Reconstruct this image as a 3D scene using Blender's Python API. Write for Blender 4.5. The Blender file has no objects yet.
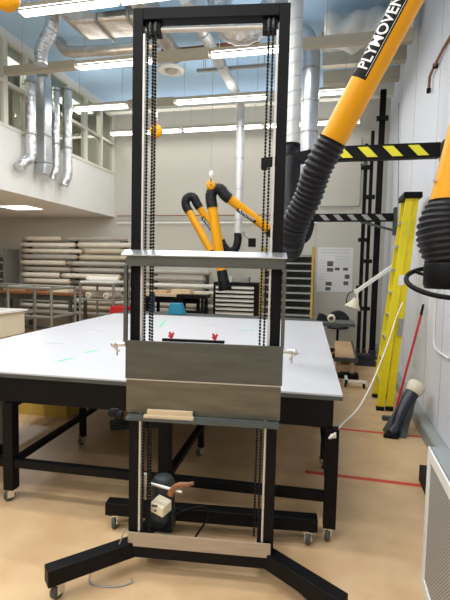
import bpy, bmesh, math, random
from mathutils import Vector, Matrix, Euler
random.seed(7)
C = bpy.context.scene.collection
PI = math.pi
V = Vector

# ---------------------------------------------------------------- camera
EYE = 1.65
yaw, pitch, roll = math.radians(13.2), math.radians(4.05), math.radians(1.2)
fw = V((-math.sin(yaw)*math.cos(pitch), math.cos(yaw)*math.cos(pitch), -math.sin(pitch)))
r0 = V((math.cos(yaw), math.sin(yaw), 0)); u0 = r0.cross(fw)
R_ = r0*math.cos(roll)+u0*math.sin(roll); U_ = u0*math.cos(roll)-r0*math.sin(roll)
cam = bpy.data.cameras.new('camera'); co = bpy.data.objects.new('camera', cam); C.objects.link(co)
m = Matrix((R_, U_, -fw)).transposed().to_4x4(); m.translation = (0, 0, EYE)
co.matrix_world = m
cam.sensor_fit = 'VERTICAL'; cam.sensor_height = 24.0; cam.lens = 451/600*24.0
cam.clip_start = 0.05; cam.clip_end = 100
bpy.context.scene.camera = co
# ---------------------------------------------------------------- world and exposure
w = bpy.data.worlds.new('world'); bpy.context.scene.world = w; w.use_nodes = True
bg = w.node_tree.nodes['Background']; bg.inputs[0].default_value = (0.86, 0.93, 1.0, 1); bg.inputs[1].default_value = 0.3
vs = bpy.context.scene.view_settings
vs.view_transform = 'Standard'; vs.look = 'None'; vs.gamma = 1; vs.use_curve_mapping = False; vs.exposure = 0.0
LAMP = 4.5            # emission of every fluorescent diffuser
LAMP_W = 20.0         # watts of each fixture's own light; the added ceiling fill scales from it

# ---------------------------------------------------------------- materials
def mat(name, col, rough=0.6, metal=0.0, var=0.0, scale=8.0, bump=0.0, emit=None, es=1.0, stretch=(1, 1, 1), col2=None, spec=0.5, coat=0):
    mt = bpy.data.materials.new(name); mt.use_nodes = True
    nt = mt.node_tree; b = nt.nodes['Principled BSDF']
    b.inputs['Base Color'].default_value = (*col, 1); b.inputs['Roughness'].default_value = rough
    b.inputs['Metallic'].default_value = metal; b.inputs['Specular IOR Level'].default_value = spec
    b.inputs['Coat Weight'].default_value = coat
    if emit:
        b.inputs['Emission Color'].default_value = (*emit, 1); b.inputs['Emission Strength'].default_value = es
    if var or bump or col2:
        tc = nt.nodes.new('ShaderNodeTexCoord'); mp = nt.nodes.new('ShaderNodeMapping'); mp.inputs['Scale'].default_value = stretch
        nz = nt.nodes.new('ShaderNodeTexNoise'); nz.inputs['Scale'].default_value = scale; nz.inputs['Detail'].default_value = 5
        nt.links.new(tc.outputs['Object'], mp.inputs[0]); nt.links.new(mp.outputs[0], nz.inputs['Vector'])
        cr = nt.nodes.new('ShaderNodeValToRGB')
        c2 = col2 or tuple(max(0, c*(1-var)) for c in col); c1 = col if col2 else tuple(min(1, c*(1+var)) for c in col)
        cr.color_ramp.elements[0].position = 0.32; cr.color_ramp.elements[1].position = 0.68
        cr.color_ramp.elements[0].color = (*c2, 1); cr.color_ramp.elements[1].color = (*c1, 1)
        nt.links.new(nz.outputs['Fac'], cr.inputs[0]); nt.links.new(cr.outputs[0], b.inputs['Base Color'])
        if bump:
            bp = nt.nodes.new('ShaderNodeBump'); bp.inputs['Strength'].default_value = bump; bp.inputs['Distance'].default_value = 0.03
            nt.links.new(nz.outputs['Fac'], bp.inputs['Height']); nt.links.new(bp.outputs[0], b.inputs['Normal'])
    return mt

def srgb(r, g, b):
    f = lambda c: (c/255/12.92) if c/255 <= .04045 else ((c/255+.055)/1.055)**2.4
    return (f(r), f(g), f(b))

M = {}
M['floor'] = mat('floor_sheet', srgb(216, 184, 142), 0.38, var=0.10, scale=3.5, col2=srgb(198, 162, 120))
M['wall'] = mat('wall_paint', srgb(224, 223, 217), 0.8, var=0.02, scale=0.6)
M['wall_r'] = mat('wall_right_paint', srgb(222, 225, 232), 0.55, var=0.015, scale=0.5)
M['wall_b'] = mat('wall_back_paint', srgb(196, 193, 182), 0.8, var=0.02, scale=0.5)
M['ceil'] = mat('ceiling_paint', srgb(178, 212, 242), 0.8, var=0.03, scale=0.7)
M['joist'] = mat('joist_paint', srgb(178, 170, 152), 0.7, var=0.05)
M['frame_w'] = mat('window_frame_paint', srgb(216, 212, 198), 0.6)
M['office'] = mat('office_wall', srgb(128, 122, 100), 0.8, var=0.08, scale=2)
M['black'] = mat('black_paint', (0.0035, 0.0035, 0.0045), 0.5, spec=0.16, var=0.15, scale=20)
M['black_m'] = mat('black_matt', (0.008, 0.008, 0.009), 0.7, spec=.2)
M['rubber'] = mat('black_hose', (0.006, 0.006, 0.009), 0.45, spec=.28, bump=0.15, scale=40)
M['navy'] = mat('navy_rubber', (0.014, 0.018, 0.032), 0.35)
M['white_top'] = mat('white_laminate', srgb(198, 199, 205), 0.35, var=0.012, scale=3)
M['steel'] = mat('dull_steel', (0.125, 0.131, 0.121), 0.42, 0.85, var=0.12, scale=5, stretch=(1, 1, 6))
M['steel2'] = mat('dull_steel_lower', (0.17, 0.165, 0.135), 0.40, 0.85, var=0.14, scale=5, stretch=(1, 1, 6))
M['bright'] = mat('bright_steel', (0.72, 0.73, 0.74), 0.3, 0.9, var=0.06)
M['alu'] = mat('aluminium_channel', (0.62, 0.60, 0.57), 0.5, 0.5, var=0.08, scale=10)
M['board'] = mat('pale_board', srgb(168, 152, 132), 0.6, var=0.08, scale=6, stretch=(1, 1, 8))
M['wood'] = mat('pale_wood', srgb(206, 184, 150), 0.6, var=0.1, scale=6, stretch=(1, 8, 8))
M['wood_o'] = mat('brown_wood', srgb(140, 92, 56), 0.5, var=0.2, scale=8, stretch=(1, 6, 6))
M['tan'] = mat('tan_board', srgb(196, 160, 120), 0.6, var=0.1, scale=5)
M['yellow'] = mat('amber_yellow', srgb(222, 154, 2), 0.42, var=0.03, scale=3, spec=.3)
M['yel2'] = mat('ladder_yellow', srgb(232, 212, 20), 0.45, var=0.05)
M['yel3'] = mat('ochre', srgb(190, 160, 70), 0.6, var=0.1)
M['haz'] = mat('hazard_yellow', srgb(222, 214, 40), 0.5)
M['hazg'] = mat('hazard_grey', srgb(150, 152, 146), 0.5)
M['foil'] = mat('foil_duct', (0.68, 0.69, 0.70), 0.28, 0.9, var=0.15, scale=14, bump=0.9)
M['foil_tan'] = mat('foil_duct_warm', (0.60, 0.54, 0.47), 0.35, 0.75, var=0.2, scale=5, bump=0.6)
M['duct_w'] = mat('galvanised_pale', (0.66, 0.67, 0.66), 0.5, 0.45, var=0.06, scale=5)
M['duct_d'] = mat('galvanised', (0.55, 0.57, 0.60), 0.36, 0.85, var=0.12, scale=6)
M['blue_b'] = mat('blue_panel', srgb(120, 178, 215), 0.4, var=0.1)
M['silver_bag'] = mat('silver_insulation', (0.74, 0.73, 0.70), 0.45, 0.5, var=0.08, scale=3, bump=1.0)
M['lamp'] = mat('fluorescent_diffuser', (0.9, 0.9, 0.9), 0.5, emit=(1.0, 0.985, 0.95), es=LAMP)
M['dimlamp'] = mat('office_lamp', (0.9, 0.9, 0.9), 0.5, emit=(1.0, 0.98, 0.9), es=1.6)
M['housing'] = mat('lamp_housing', srgb(186, 178, 158), 0.6)
M['red'] = mat('red_paint', srgb(190, 30, 34), 0.45)
M['redtape'] = mat('red_tape', srgb(204, 62, 44), 0.5, var=0.06)
M['greentape'] = mat('green_tape', srgb(120, 205, 165), 0.6)
M['pencil'] = mat('grey_mark', srgb(176, 180, 176), 0.8)
M['cream'] = mat('cream_plastic', srgb(222, 214, 190), 0.5)
M['beige'] = mat('beige_label', srgb(214, 206, 176), 0.5)
M['white'] = mat('white_paint', srgb(235, 235, 230), 0.5)
M['grey'] = mat('grey_paint', srgb(150, 152, 148), 0.5, var=0.05)
M['grey_t'] = mat('grey_tube', srgb(138, 138, 130), 0.45, 0.3)
M['dgrey'] = mat('dark_grey', srgb(70, 76, 74), 0.5, var=0.1)
M['trough'] = mat('trough_grey', srgb(148, 156, 158), 0.45, 0.3)
M['blue'] = mat('blue_plastic', srgb(20, 128, 160), 0.5)
M['bluef'] = mat('blue_fabric', srgb(26, 62, 104), 0.8)
M['chrome'] = mat('chrome', (0.7, 0.7, 0.7), 0.25, 1.0)
M['rope'] = mat('white_rope', srgb(230, 228, 215), 0.7)
M['paper'] = mat('paper', srgb(226, 226, 228), 0.8)
M['photo'] = mat('photo_print', srgb(90, 90, 90), 0.7, var=0.4, scale=30)
M['ink'] = mat('ink', srgb(60, 60, 64), 0.8)
M['motor'] = mat('motor_casing', (0.028, 0.036, 0.038), 0.5, 0.2, var=0.2)
ROLLS = [mat('roll_'+n, srgb(*c), 0.7, var=0.06, scale=4) for n, c in
         (('cream', (214, 206, 190)), ('white', (224, 221, 212)), ('grey', (168, 163, 152)), ('tan', (190, 178, 156)), ('dark', (104, 102, 96)))]
ROLL_NAMES = ['cream', 'white', 'grey', 'tan', 'dark grey']

def perforated():
    mt = bpy.data.materials.new('perforated_sheet'); mt.use_nodes = True; nt = mt.node_tree; b = nt.nodes['Principled BSDF']
    tc = nt.nodes.new('ShaderNodeTexCoord'); mp = nt.nodes.new('ShaderNodeMapping'); mp.inputs['Rotation'].default_value = (math.radians(45), 0, 0)
    vm = nt.nodes.new('ShaderNodeVectorMath'); vm.operation = 'SCALE'; vm.inputs[3].default_value = 75
    fr = nt.nodes.new('ShaderNodeVectorMath'); fr.operation = 'FRACTION'
    sb = nt.nodes.new('ShaderNodeVectorMath'); sb.operation = 'SUBTRACT'; sb.inputs[1].default_value = (0, .5, .5)
    ml = nt.nodes.new('ShaderNodeVectorMath'); ml.operation = 'MULTIPLY'; ml.inputs[1].default_value = (0, 1, 1)
    ln = nt.nodes.new('ShaderNodeVectorMath'); ln.operation = 'LENGTH'
    lt = nt.nodes.new('ShaderNodeMath'); lt.operation = 'LESS_THAN'; lt.inputs[1].default_value = 0.33
    mx = nt.nodes.new('ShaderNodeMix'); mx.data_type = 'RGBA'
    mx.inputs[6].default_value = (*srgb(176, 174, 168), 1); mx.inputs[7].default_value = (*srgb(84, 80, 74), 1)
    L = nt.links.new
    L(tc.outputs['Object'], mp.inputs[0]); L(mp.outputs[0], vm.inputs[0]); L(vm.outputs[0], fr.inputs[0]); L(fr.outputs[0], sb.inputs[0])
    L(sb.outputs[0], ml.inputs[0]); L(ml.outputs[0], ln.inputs[0]); L(ln.outputs['Value'], lt.inputs[0]); L(lt.outputs[0], mx.inputs[0]); L(mx.outputs[2], b.inputs['Base Color'])
    b.inputs['Roughness'].default_value = 0.5
    return mt
M['perf'] = perforated()
def glassm():
    mt = bpy.data.materials.new('window_glass'); mt.use_nodes = True; nt = mt.node_tree; nt.nodes.clear()
    o = nt.nodes.new('ShaderNodeOutputMaterial'); t = nt.nodes.new('ShaderNodeBsdfTransparent'); g = nt.nodes.new('ShaderNodeBsdfGlossy')
    g.inputs['Roughness'].default_value = 0.02; t.inputs[0].default_value = (0.86, 0.88, 0.84, 1)
    lw = nt.nodes.new('ShaderNodeLayerWeight'); lw.inputs[0].default_value = 0.5
    pw = nt.nodes.new('ShaderNodeMath'); pw.operation = 'POWER'; pw.inputs[1].default_value = 4; nt.links.new(lw.outputs['Facing'], pw.inputs[0])
    f = nt.nodes.new('ShaderNodeMath'); f.operation = 'MULTIPLY_ADD'; f.inputs[1].default_value = .5; f.inputs[2].default_value = .04; nt.links.new(pw.outputs[0], f.inputs[0])
    x = nt.nodes.new('ShaderNodeMixShader')
    nt.links.new(f.outputs[0], x.inputs[0]); nt.links.new(t.outputs[0], x.inputs[1]); nt.links.new(g.outputs[0], x.inputs[2]); nt.links.new(x.outputs[0], o.inputs[0])
    return mt
M['glass'] = glassm()

# ---------------------------------------------------------------- mesh building helpers
def frame_of(d):
    d = d.normalized(); up = V((0, 0, 1)) if abs(d.z) < 0.95 else V((0, 1, 0))
    s = d.cross(up).normalized(); return s, s.cross(d).normalized(), d

class MB:
    def __init__(s): s.v = []; s.f = []; s.mi = []; s.sm = []
    def add(s, vs, fs, mi=0, smooth=False):
        o = len(s.v); s.v += [tuple(p) for p in vs]
        for f in fs: s.f.append(tuple(i+o for i in f)); s.mi.append(mi); s.sm.append(smooth)
        return s
    def box(s, x0, x1, y0, y1, z0, z1, mi=0):
        vs = [(x, y, z) for z in (z0, z1) for y in (y0, y1) for x in (x0, x1)]
        return s.add(vs, [(0, 2, 3, 1), (4, 5, 7, 6), (0, 1, 5, 4), (2, 6, 7, 3), (0, 4, 6, 2), (1, 3, 7, 5)], mi)
    def hexa(s, bot, top, mi=0):
        vs = list(bot)+list(top)
        return s.add(vs, [(3, 2, 1, 0), (4, 5, 6, 7), (0, 1, 5, 4), (1, 2, 6, 5), (2, 3, 7, 6), (3, 0, 4, 7)], mi)
    def beam(s, a, b, wd, h, mi=0, up=None):
        a, b = V(a), V(b); d = (b-a).normalized()
        u = V(up) if up else (V((0, 0, 1)) if abs(d.z) < .95 else V((0, 1, 0)))
        sx = d.cross(u).normalized(); uy = sx.cross(d)
        q = [(-1, -1), (1, -1), (1, 1), (-1, 1)]
        A = [a+sx*i*wd/2+uy*j*h/2 for i, j in q]; B = [b+sx*i*wd/2+uy*j*h/2 for i, j in q]
        return s.hexa(A, B, mi)
    def tube(s, pts, r, n=12, mi=0, closed=False, cap=True):
        pts = [V(p) for p in pts]; N = len(pts); rr = r if isinstance(r, (list, tuple)) else [r]*N
        sx, sy, _ = frame_of(pts[1]-pts[0]); vs = []
        for i, p in enumerate(pts):
            if closed: d = pts[(i+1) % N]-pts[i-1]
            else: d = pts[min(i+1, N-1)]-pts[max(i-1, 0)]
            d.normalize()
            sx = (sx-d*sx.dot(d)).normalized(); sy = d.cross(sx)
            for k in range(n):
                a = 2*PI*k/n; vs.append(p+(sx*math.cos(a)+sy*math.sin(a))*rr[i])
        fs = []
        for i in range(N if closed else N-1):
            j = (i+1) % N
            for k in range(n): fs.append((i*n+k, i*n+(k+1) % n, j*n+(k+1) % n, j*n+k))
        s.add(vs, fs, mi, True)
        if cap and not closed:
            s.add(vs[:n], [tuple(range(n))[::-1]], mi); s.add(vs[-n:], [tuple(range(n))], mi)
        return s
    def cyl(s, a, b, r, r1=None, n=16, mi=0): return s.tube([a, b], [r, r if r1 is None else r1], n, mi)
    def lathe(s, o, ax, prof, n=24, mi=0):
        o = V(o); sx, sy, d = frame_of(V(ax)); vs = []
        for (r, h) in prof:
            for k in range(n):
                a = 2*PI*k/n; vs.append(o+d*h+(sx*math.cos(a)+sy*math.sin(a))*max(r, 1e-4))
        fs = [(i*n+k, i*n+(k+1) % n, (i+1)*n+(k+1) % n, (i+1)*n+k) for i in range(len(prof)-1) for k in range(n)]
        return s.add(vs, fs, mi, True)
    def prism(s, poly, off, mi=0):
        off = V(off); n = len(poly); A = [V(p) for p in poly]; B = [p+off for p in A]
        return s.add(A+B, [tuple(range(n))[::-1], tuple(range(n, 2*n))]+[(i, (i+1) % n, n+(i+1) % n, n+i) for i in range(n)], mi)
    def build(s, name, mats, parent=None, bevel=0):
        me = bpy.data.meshes.new(name); me.from_pydata(s.v, [], s.f)
        for t in (mats if isinstance(mats, (list, tuple)) else [mats]): me.materials.append(M[t] if isinstance(t, str) else t)
        for p, i, q in zip(me.polygons, s.mi, s.sm): p.material_index = i; p.use_smooth = q
        bm = bmesh.new(); bm.from_mesh(me); bmesh.ops.recalc_face_normals(bm, faces=bm.faces); bm.to_mesh(me); bm.free()
        o = bpy.data.objects.new(name, me); C.objects.link(o)
        if parent: o.parent = parent
        if bevel:
            b = o.modifiers.new('bevel', 'BEVEL'); b.width = bevel; b.segments = 2; b.limit_method = 'ANGLE'
        return o

def smooth_path(P, n=10):
    P = [V(p) for p in P]; P = [P[0]*2-P[1]]+P+[P[-1]*2-P[-2]]; out = []
    for i in range(1, len(P)-2):
        for k in range(n):
            t = k/n; a, b, c, d = P[i-1:i+3]
            out.append(0.5*((2*b)+(c-a)*t+(2*a-5*b+4*c-d)*t*t+(3*b-a-3*c+d)*t**3))
    out.append(P[-2]); return out
def resample(pts, step):
    out = [pts[0]]; acc = 0
    for a, b in zip(pts, pts[1:]):
        L = (b-a).length
        while acc+L >= step:
            t = (step-acc)/L; a = a+(b-a)*t; out.append(a.copy()); L = (b-a).length; acc = 0
            if L < 1e-6: break
        acc += L
    return out
def hose(P, r, pitch_, name, mt, parent, depth=0.09, prof=None):
    pts = resample(smooth_path(P, 16), pitch_/4)
    N = len(pts); rr = []
    for i in range(N):
        base = r if prof is None else prof(i/(N-1))
        rr.append(base*(1-depth*(0.5-0.5*math.cos(2*PI*i/4))))
    return MB().tube(pts, rr, 20).build(name, mt, parent)

def thing(name, label, cat, loc=(0, 0, 0), rz=0, group=None):
    o = bpy.data.objects.new(name, None); C.objects.link(o); o.empty_display_size = 0.1
    o.location = loc; o.rotation_euler = (0, 0, rz); o['label'] = label; o['category'] = cat
    if group: o['group'] = group
    return o
def tag(o, label, cat, group=None):
    o['label'] = label; o['category'] = cat
    if group: o['group'] = group
    return o
def struct(o): o['kind'] = 'structure'; return o

def lettering(text, size, parent, origin, xdir, nrm, mt, name='lettering', bold=0.0, lift=0.002, shear=0.0, fit=None):
    cu = bpy.data.curves.new(name, 'FONT'); cu.body = text; cu.size = size; cu.extrude = 0.001; cu.offset = bold
    cu.align_x = 'CENTER'; cu.align_y = 'CENTER'; cu.shear = shear
    ob = bpy.data.objects.new(name, cu); C.objects.link(ob)
    bpy.context.view_layer.update()
    me = bpy.data.meshes.new_from_object(ob.evaluated_get(bpy.context.evaluated_depsgraph_get()))
    bpy.data.objects.remove(ob); me.materials.clear(); me.materials.append(M[mt])
    if fit:
        xs = [v.co.x for v in me.vertices]; k = fit/(max(xs)-min(xs))
        for v in me.vertices: v.co.x *= k
    x = V(xdir).normalized(); n = V(nrm); n = (n-x*n.dot(x)).normalized(); y = n.cross(x)
    mm = Matrix((x, y, n)).transposed().to_4x4(); mm.translation = V(origin)+n*lift
    me.transform(mm); me.name = name
    o = bpy.data.objects.new(name, me); C.objects.link(o)
    if parent: o.parent = parent
    return o

# ================================================================ THE ROOM
XR, YB, XM, XL, ZC = 1.05, 10.0, -5.1, -9.0, 5.3
SOF = 2.81
Y0 = -3.0
struct(MB().box(XL-.2, XR+.2, Y0, YB+.2, -.2, 0).build('floor', 'floor'))
struct(MB().box(XL-.2, XR+.2, Y0, YB+.2, ZC, ZC+.2).build('ceiling', 'ceil'))
o = MB().box(XR, XR+.2, Y0, YB+.2, 0, ZC)
for y in (3.1, 4.62, 5.35, 6.9, 8.3): o.box(XR-.002, XR, y, y+.006, 0.15, ZC, 1)
struct(o.build('wall_right', ['wall_r', 'grey']))
o = MB().box(XL-.2, XR+.2, YB, YB+.2, 0, ZC)
for x in (-4.2, -2.75, -1.3, -.36, .66): o.box(x-.004, x+.004, YB-.003, YB, 0, 2.9, 1)
o.box(XM, XR, YB-.004, YB, 2.72, 2.735, 1)
struct(o.build('wall_back', ['wall_b', 'grey']))
struct(MB().box(XL-.2, XL, Y0, YB, 0, SOF).build('wall_left', 'wall_b'))
struct(MB().box(XL-.2, XR+.2, Y0-.2, Y0, 0, ZC).build('wall_near_blocker', 'wall_b'))  # unseen wall added behind the camera to keep world light out
# upper storey over the left bay: slab, parapet wall below the windows, band above, office behind the glass
struct(MB().box(XL, XM, Y0, YB, SOF, SOF+.02).build('ceiling_soffit', 'wall'))
struct(MB().box(XM-.12, XM, Y0, YB, SOF+.02, 3.80).build('wall_upper_left', 'wall'))
struct(MB().box(XM-.12, XM, Y0, YB, 5.18, ZC).build('wall_above_windows', 'wall'))
o = MB().box(XM-1.0, XM-.9, Y0, YB, SOF+.02, ZC)
for y in (4.2, 5.9, 7.6, 9.2): o.box(XM-.9, XM-.87, y, y+.35, SOF+.1, 4.9, 1)
struct(o.build('wall_office', ['office', 'joist']))
ys = [9.96, 9.36, 8.72, 8.08, 7.44, 6.82, 6.30, 5.6, 4.9, 4.2, 3.5]
for i, (b, a) in enumerate(zip(ys, ys[1:])):
    wd = .035 if a != 6.30 else .05
    f = MB()
    f.box(XM-.10, XM+.015, a-wd, a+wd, 3.80, 5.18)
    if i == 0: f.box(XM-.10, XM+.015, b-.04, b+.04, 3.80, 5.18)
    for z in (3.825, 4.50, 5.155): f.box(XM-.09, XM+.012, a+wd, b-.035, z-.028, z+.028)
    fo = struct(f.build('window_%d' % (i+1), 'frame_w'))
    MB().box(XM-.045, XM-.04, a+wd, b-.035, 3.85, 5.13).build('pane', 'glass', fo)
# ceiling joists
for i, y in enumerate((7.35, 8.0, 8.75)):
    struct(MB().box(-.28, XR, y, y+.16, ZC-.22, ZC).build('trim_%d' % (i+1), 'joist'))
struct(MB().box(XM, XR, YB-.5, YB-.32, ZC-.22, ZC).build('trim_4', 'frame_w'))
# cable trough at the foot of the right wall
t = MB(); t.box(XR-.115, XR-.003, 2.55, 9.9, 0, .12)
t.box(XR-.10, XR-.02, 2.6, 9.85, .12, .126, 1)
struct(t.build('baseboard_right', ['trough', 'grey']))
# red lines taped on the floor
for y, n in ((3.65, 'nearer of the two red tape lines across the tan floor'), (4.765, 'farther red tape line on the floor, passing by the black boot')):
    tag(MB().box(-.15, .93, y-.025, y+.025, 0.0, .0012).build('floor_tape', 'redtape'), n, 'floor tape', 'red tape lines on the floor')

# ================================================================ CEILING LAMPS
def area(name, loc, sx, sy, watt, parent):
    l = bpy.data.lights.new(name, 'AREA'); l.shape = 'RECTANGLE'; l.size = sx; l.size_y = sy; l.energy = watt; l.color = (1, .985, .96)
    o = bpy.data.objects.new(name, l); C.objects.link(o); o.location = loc; o.parent = parent
    return o
def strip(x0, x1, y, label, z=4.6, watt=None, group='fluorescent lights hanging in rows', wires=True):
    root = thing('strip_light', label, 'ceiling light', ((x0+x1)/2, y, z), 0, group); L = (x1-x0)/2
    h = MB().box(-L, L, -.05, .05, .045, .09); h.prism([(-L, -.05, .045), (-L, -.075, 0.0), (-L, -.068, 0.0), (-L, -.043, .045)], (2*L, 0, 0)); h.prism([(-L, .043, .045), (-L, .068, 0.0), (-L, .075, 0.0), (-L, .05, .045)], (2*L, 0, 0))
    h.build('housing', 'housing', root)
    MB().box(-L+.02, L-.02, -.06, .06, -.012, .04).build('diffuser', 'lamp', root, .008)
    if wires:
        wr = MB()
        for s in (wires if isinstance(wires, tuple) else (-.8, .8)): wr.cyl((s*L, 0, .09), (s*L, 0, ZC-z), .004, n=6)
        wr.build('suspension_wire', 'grey', root)
    area('light', (0, 0, -.03), 2*L, .12, LAMP_W*(2*L)/1.2*(.12 if y > 9 else .75 if y > 7 else 1.2 if y > 5.5 else 1.3 if y > 4 else 1.5) if watt is None else watt, root)
    up = area('ceiling_fill', (0, 0, .10), 2*L, .08, LAMP_W*.14*(2*L)/1.2, root); up.rotation_euler = (PI, 0, 0)  # added upward fill that brightens the ceiling, not the fixture's own tube
    return root
def rail(x0, x1, y, label, z=4.6):
    o = MB().box(x0, x1, y-.05, y+.05, z-.01, z+.11)
    x = x0+.3
    while x < x1: o.cyl((x, y, z+.09), (x, y, ZC), .004, n=6); x += 1.4
    tag(o.build('lamp_rail', 'housing'), label, 'light rail', 'beige rails between the ceiling lights')
strip(-3.70, -2.45, 4.85, 'long fluorescent light highest at the top left, nearest row')
strip(-2.43, -1.20, 4.85, 'light of the nearest row, above the left post of the frame')
strip(-3.83, -2.62, 6.30, 'lit fluorescent light in the second row, just left of the black frame')
strip(-1.76, -.50, 6.30, 'lit light of the second row, seen inside the top of the frame at right')
strip(-4.90, -3.80, 7.95, 'short lit strip light in the third row beside the left windows')
strip(-2.86, -1.20, 7.95, 'lit strip light of the third row, seen through the middle of the black frame')
strip(-.45, .35, 7.95, 'lit strip light of the third row, between the foil duct and the yellow tube')
strip(-4.98, -3.3, 9.55, 'strip light of the farthest row, leftmost by the window corner')
strip(-3.25, -1.5, 9.55, 'strip light of the farthest row, middle one inside the black frame')
strip(-1.45, .45, 9.55, 'strip light of the farthest row, rightmost, reaching behind the yellow tube')
rail(-5.08, -3.85, 6.30, 'beige lamp rail of the second row from the windows to the lit light')
rail(-2.60, -1.78, 6.30, 'beige lamp rail of the second row inside the frame, left of the lit light')
rail(-.48, .9, 6.30, 'beige lamp rail of the second row, right of the black frame')
rail(-3.78, -2.88, 7.95, 'beige lamp rail of the third row between its left and middle lights')
for k, y in enumerate((2.9, 1.2, -.6, -2.2)):
    for j, x in enumerate((-3.6, -1.0)):
        strip(x-.8, x+.8, y, 'fluorescent light over the near half of the hall', group='fluorescent lights over the near half of the hall')
# recessed light in the soffit
rt = thing('recessed_light', 'recessed light panel in the low ceiling under the left upper storey', 'ceiling light', (-6.25, 8.15, SOF))
MB().box(-.35, .35, -.3, .3, -.012, 0).build('frame', 'white', rt); MB().box(-.31, .31, -.26, .26, -.02, -.01).build('diffuser', 'lamp', rt)
area('light', (0, 0, -.04), .6, .5, 22, rt)
rt = thing('ceiling_vent', 'round white air vent in the blue ceiling behind the black frame', 'vent', (-3.02, 8.15, ZC))
MB().lathe((0, 0, 0), (0, 0, -1), [(0, 0), (.26, 0), (.25, .03), (.17, .05), (.16, .02), (0, .02)]).build('outer_ring', 'white', rt)
MB().lathe((0, 0, 0), (0, 0, -1), [(0, .02), (.11, .02), (.10, .055), (.05, .06), (0, .06)]).build('centre_cone', 'joist', rt)
for y, x in ((6.7, -5.5), (8.9, -5.5)):
    rt = thing('office_light', 'lit ceiling lamp inside the room behind the left upper windows, %s' % ('nearer one' if y < 8 else 'farther one'), 'ceiling light', (x, y, 5.05))
    MB().box(-.2, .2, -.5, .5, 0, .25).build('housing', 'white', rt); MB().box(-.18, .18, -.48, .48, -.02, 0).build('diffuser', 'dimlamp', rt); area('light', (0, 0, -.04), .3, .9, 9, rt)

# ================================================================ DUCTS
def tag_tube(P, r, name, mt, label, cat, n=20, ribs=0, group=None, steps=10, crinkle=0):
    pts = resample(smooth_path(P, steps), ribs/4) if ribs else smooth_path(P, steps)
    rr = [r*(1-(.07*(.5-.5*math.cos(PI*i/2)) if ribs else 0)+random.uniform(-crinkle, crinkle)) for i in range(len(pts))]
    return tag(MB().tube(pts, rr, n).build(name, mt), label, cat, group)
# four hoses dropping down the upper left wall and turning into it
def drop(x, y, zt, zb, r, mt, label, elbow_y=-.18, coll=False, out=.0):
    root = thing('wall_duct', label, 'duct', (x, y, zb), 0, 'ducts running down the upper left wall')
    pts = resample(smooth_path([(0, 0, zt-zb), (0, 0, (zt-zb)*.5), (0, 0, .16), (-.02, elbow_y*.5, .03), (-.05, elbow_y, -.10)], 12), .03)
    MB().tube(pts, [r*(1-.06*(i % 2)+random.uniform(-.02, .02)) for i in range(len(pts))], 18).build('foil_hose', mt, root)
    for z in ((zt-zb)-.06, (zt-zb)*.35): MB().cyl((0, 0, z), (0, 0, z+.03), r*1.08, n=18).box(XM-x, -r*.6, -.01, .01, z, z+.025).build('clamp', 'grey', root)
    if coll: MB().cyl((0, 0, zt-zb-.02), (0, 0, zt-zb+.10), r*1.15).build('collar', 'duct_d', root)
drop(-4.94, 6.70, 4.66, 3.30, .085, 'foil', 'foil hose with dark collar, leftmost on the upper left wall, bent at its foot', -.26, True)
root = thing('wall_duct', 'wide smooth metal duct second from left on the upper left wall', 'duct', (-4.94, 7.06, 3.3), 0, 'ducts running down the upper left wall')
MB().box(-.09, .09, -.10, .10, .1, 1.55).prism([(-.09, -.10, .1), (-.09, .10, .1), (-.09, .06, -.06), (-.09, -.03, -.12), (-.09, -.14, -.10)], (.18, 0, 0)).build('shaft', 'duct_d', root, .02)
MB().box(-.16, -.09, -.06, .06, .12, .2).box(-.098, .098, -.108, .108, .55, .58).build('bracket', 'grey', root)
drop(-4.94, 7.40, 4.80, 3.27, .07, 'foil', 'crinkled foil hose third from left on the upper left wall', -.06)
drop(-4.94, 7.77, 4.95, 3.22, .09, 'foil', 'crinkled foil hose fourth and rightmost on the upper left wall', -.08)
# overhead ducts at top left
root = thing('ceiling_duct', 'large tan foil wrapped duct under the ceiling at top left', 'duct', (-3.2, 5.7, 4.7))
P = [(-.72, -.1, .52), (.8, -.1, .52), (.8, -.1, .13), (-.30, -.1, .16), (-.52, -.1, .32)]
MB().prism(P, (0, .48, 0)).build('casing', 'foil_tan', root, .04)
for x in (.05, .5): MB().box(x, x+.03, -.12, .40, .12, .54).build('strap', 'grey', root)
MB().cyl((-.1, .2, .4), (-.1, .2, .6), .008, n=6).build('hanger', 'grey', root)
tag_tube([(-3.95, 5.85, 5.2), (-3.95, 5.82, 4.95), (-4.05, 5.8, 4.75), (-4.10, 5.8, 4.60), (-4.10, 5.8, 4.45)], .095, 'elbow_duct', 'foil', 'foil elbow duct dropping at top left beside the tan duct', 'duct', ribs=.05, crinkle=.02)
tag_tube([(-4.42, 6.75, 5.24), (-4.3, 6.75, 5.10), (-4.0, 6.75, 5.06), (-3.2, 6.75, 5.04), (-2.8, 6.75, 5.06), (-2.66, 6.75, 5.24)], .085, 'cross_duct', 'foil_tan', 'thin foil duct running level just above the second row of lights', 'duct', crinkle=.03)
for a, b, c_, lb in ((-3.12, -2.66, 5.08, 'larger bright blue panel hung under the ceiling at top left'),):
    tag(MB().box(a, b, 5.45 if c_ > 5 else 6.6, 5.50 if c_ > 5 else 6.66, c_-.18, ZC-.02 if c_ > 5 else c_+.14).box((a+b)/2-.01, (a+b)/2+.01, 5.45 if c_ > 5 else 6.6, 5.50 if c_ > 5 else 6.66, c_, ZC, 1).build('ceiling_panel', ['blue_b', 'grey']), lb, 'panel')
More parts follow.
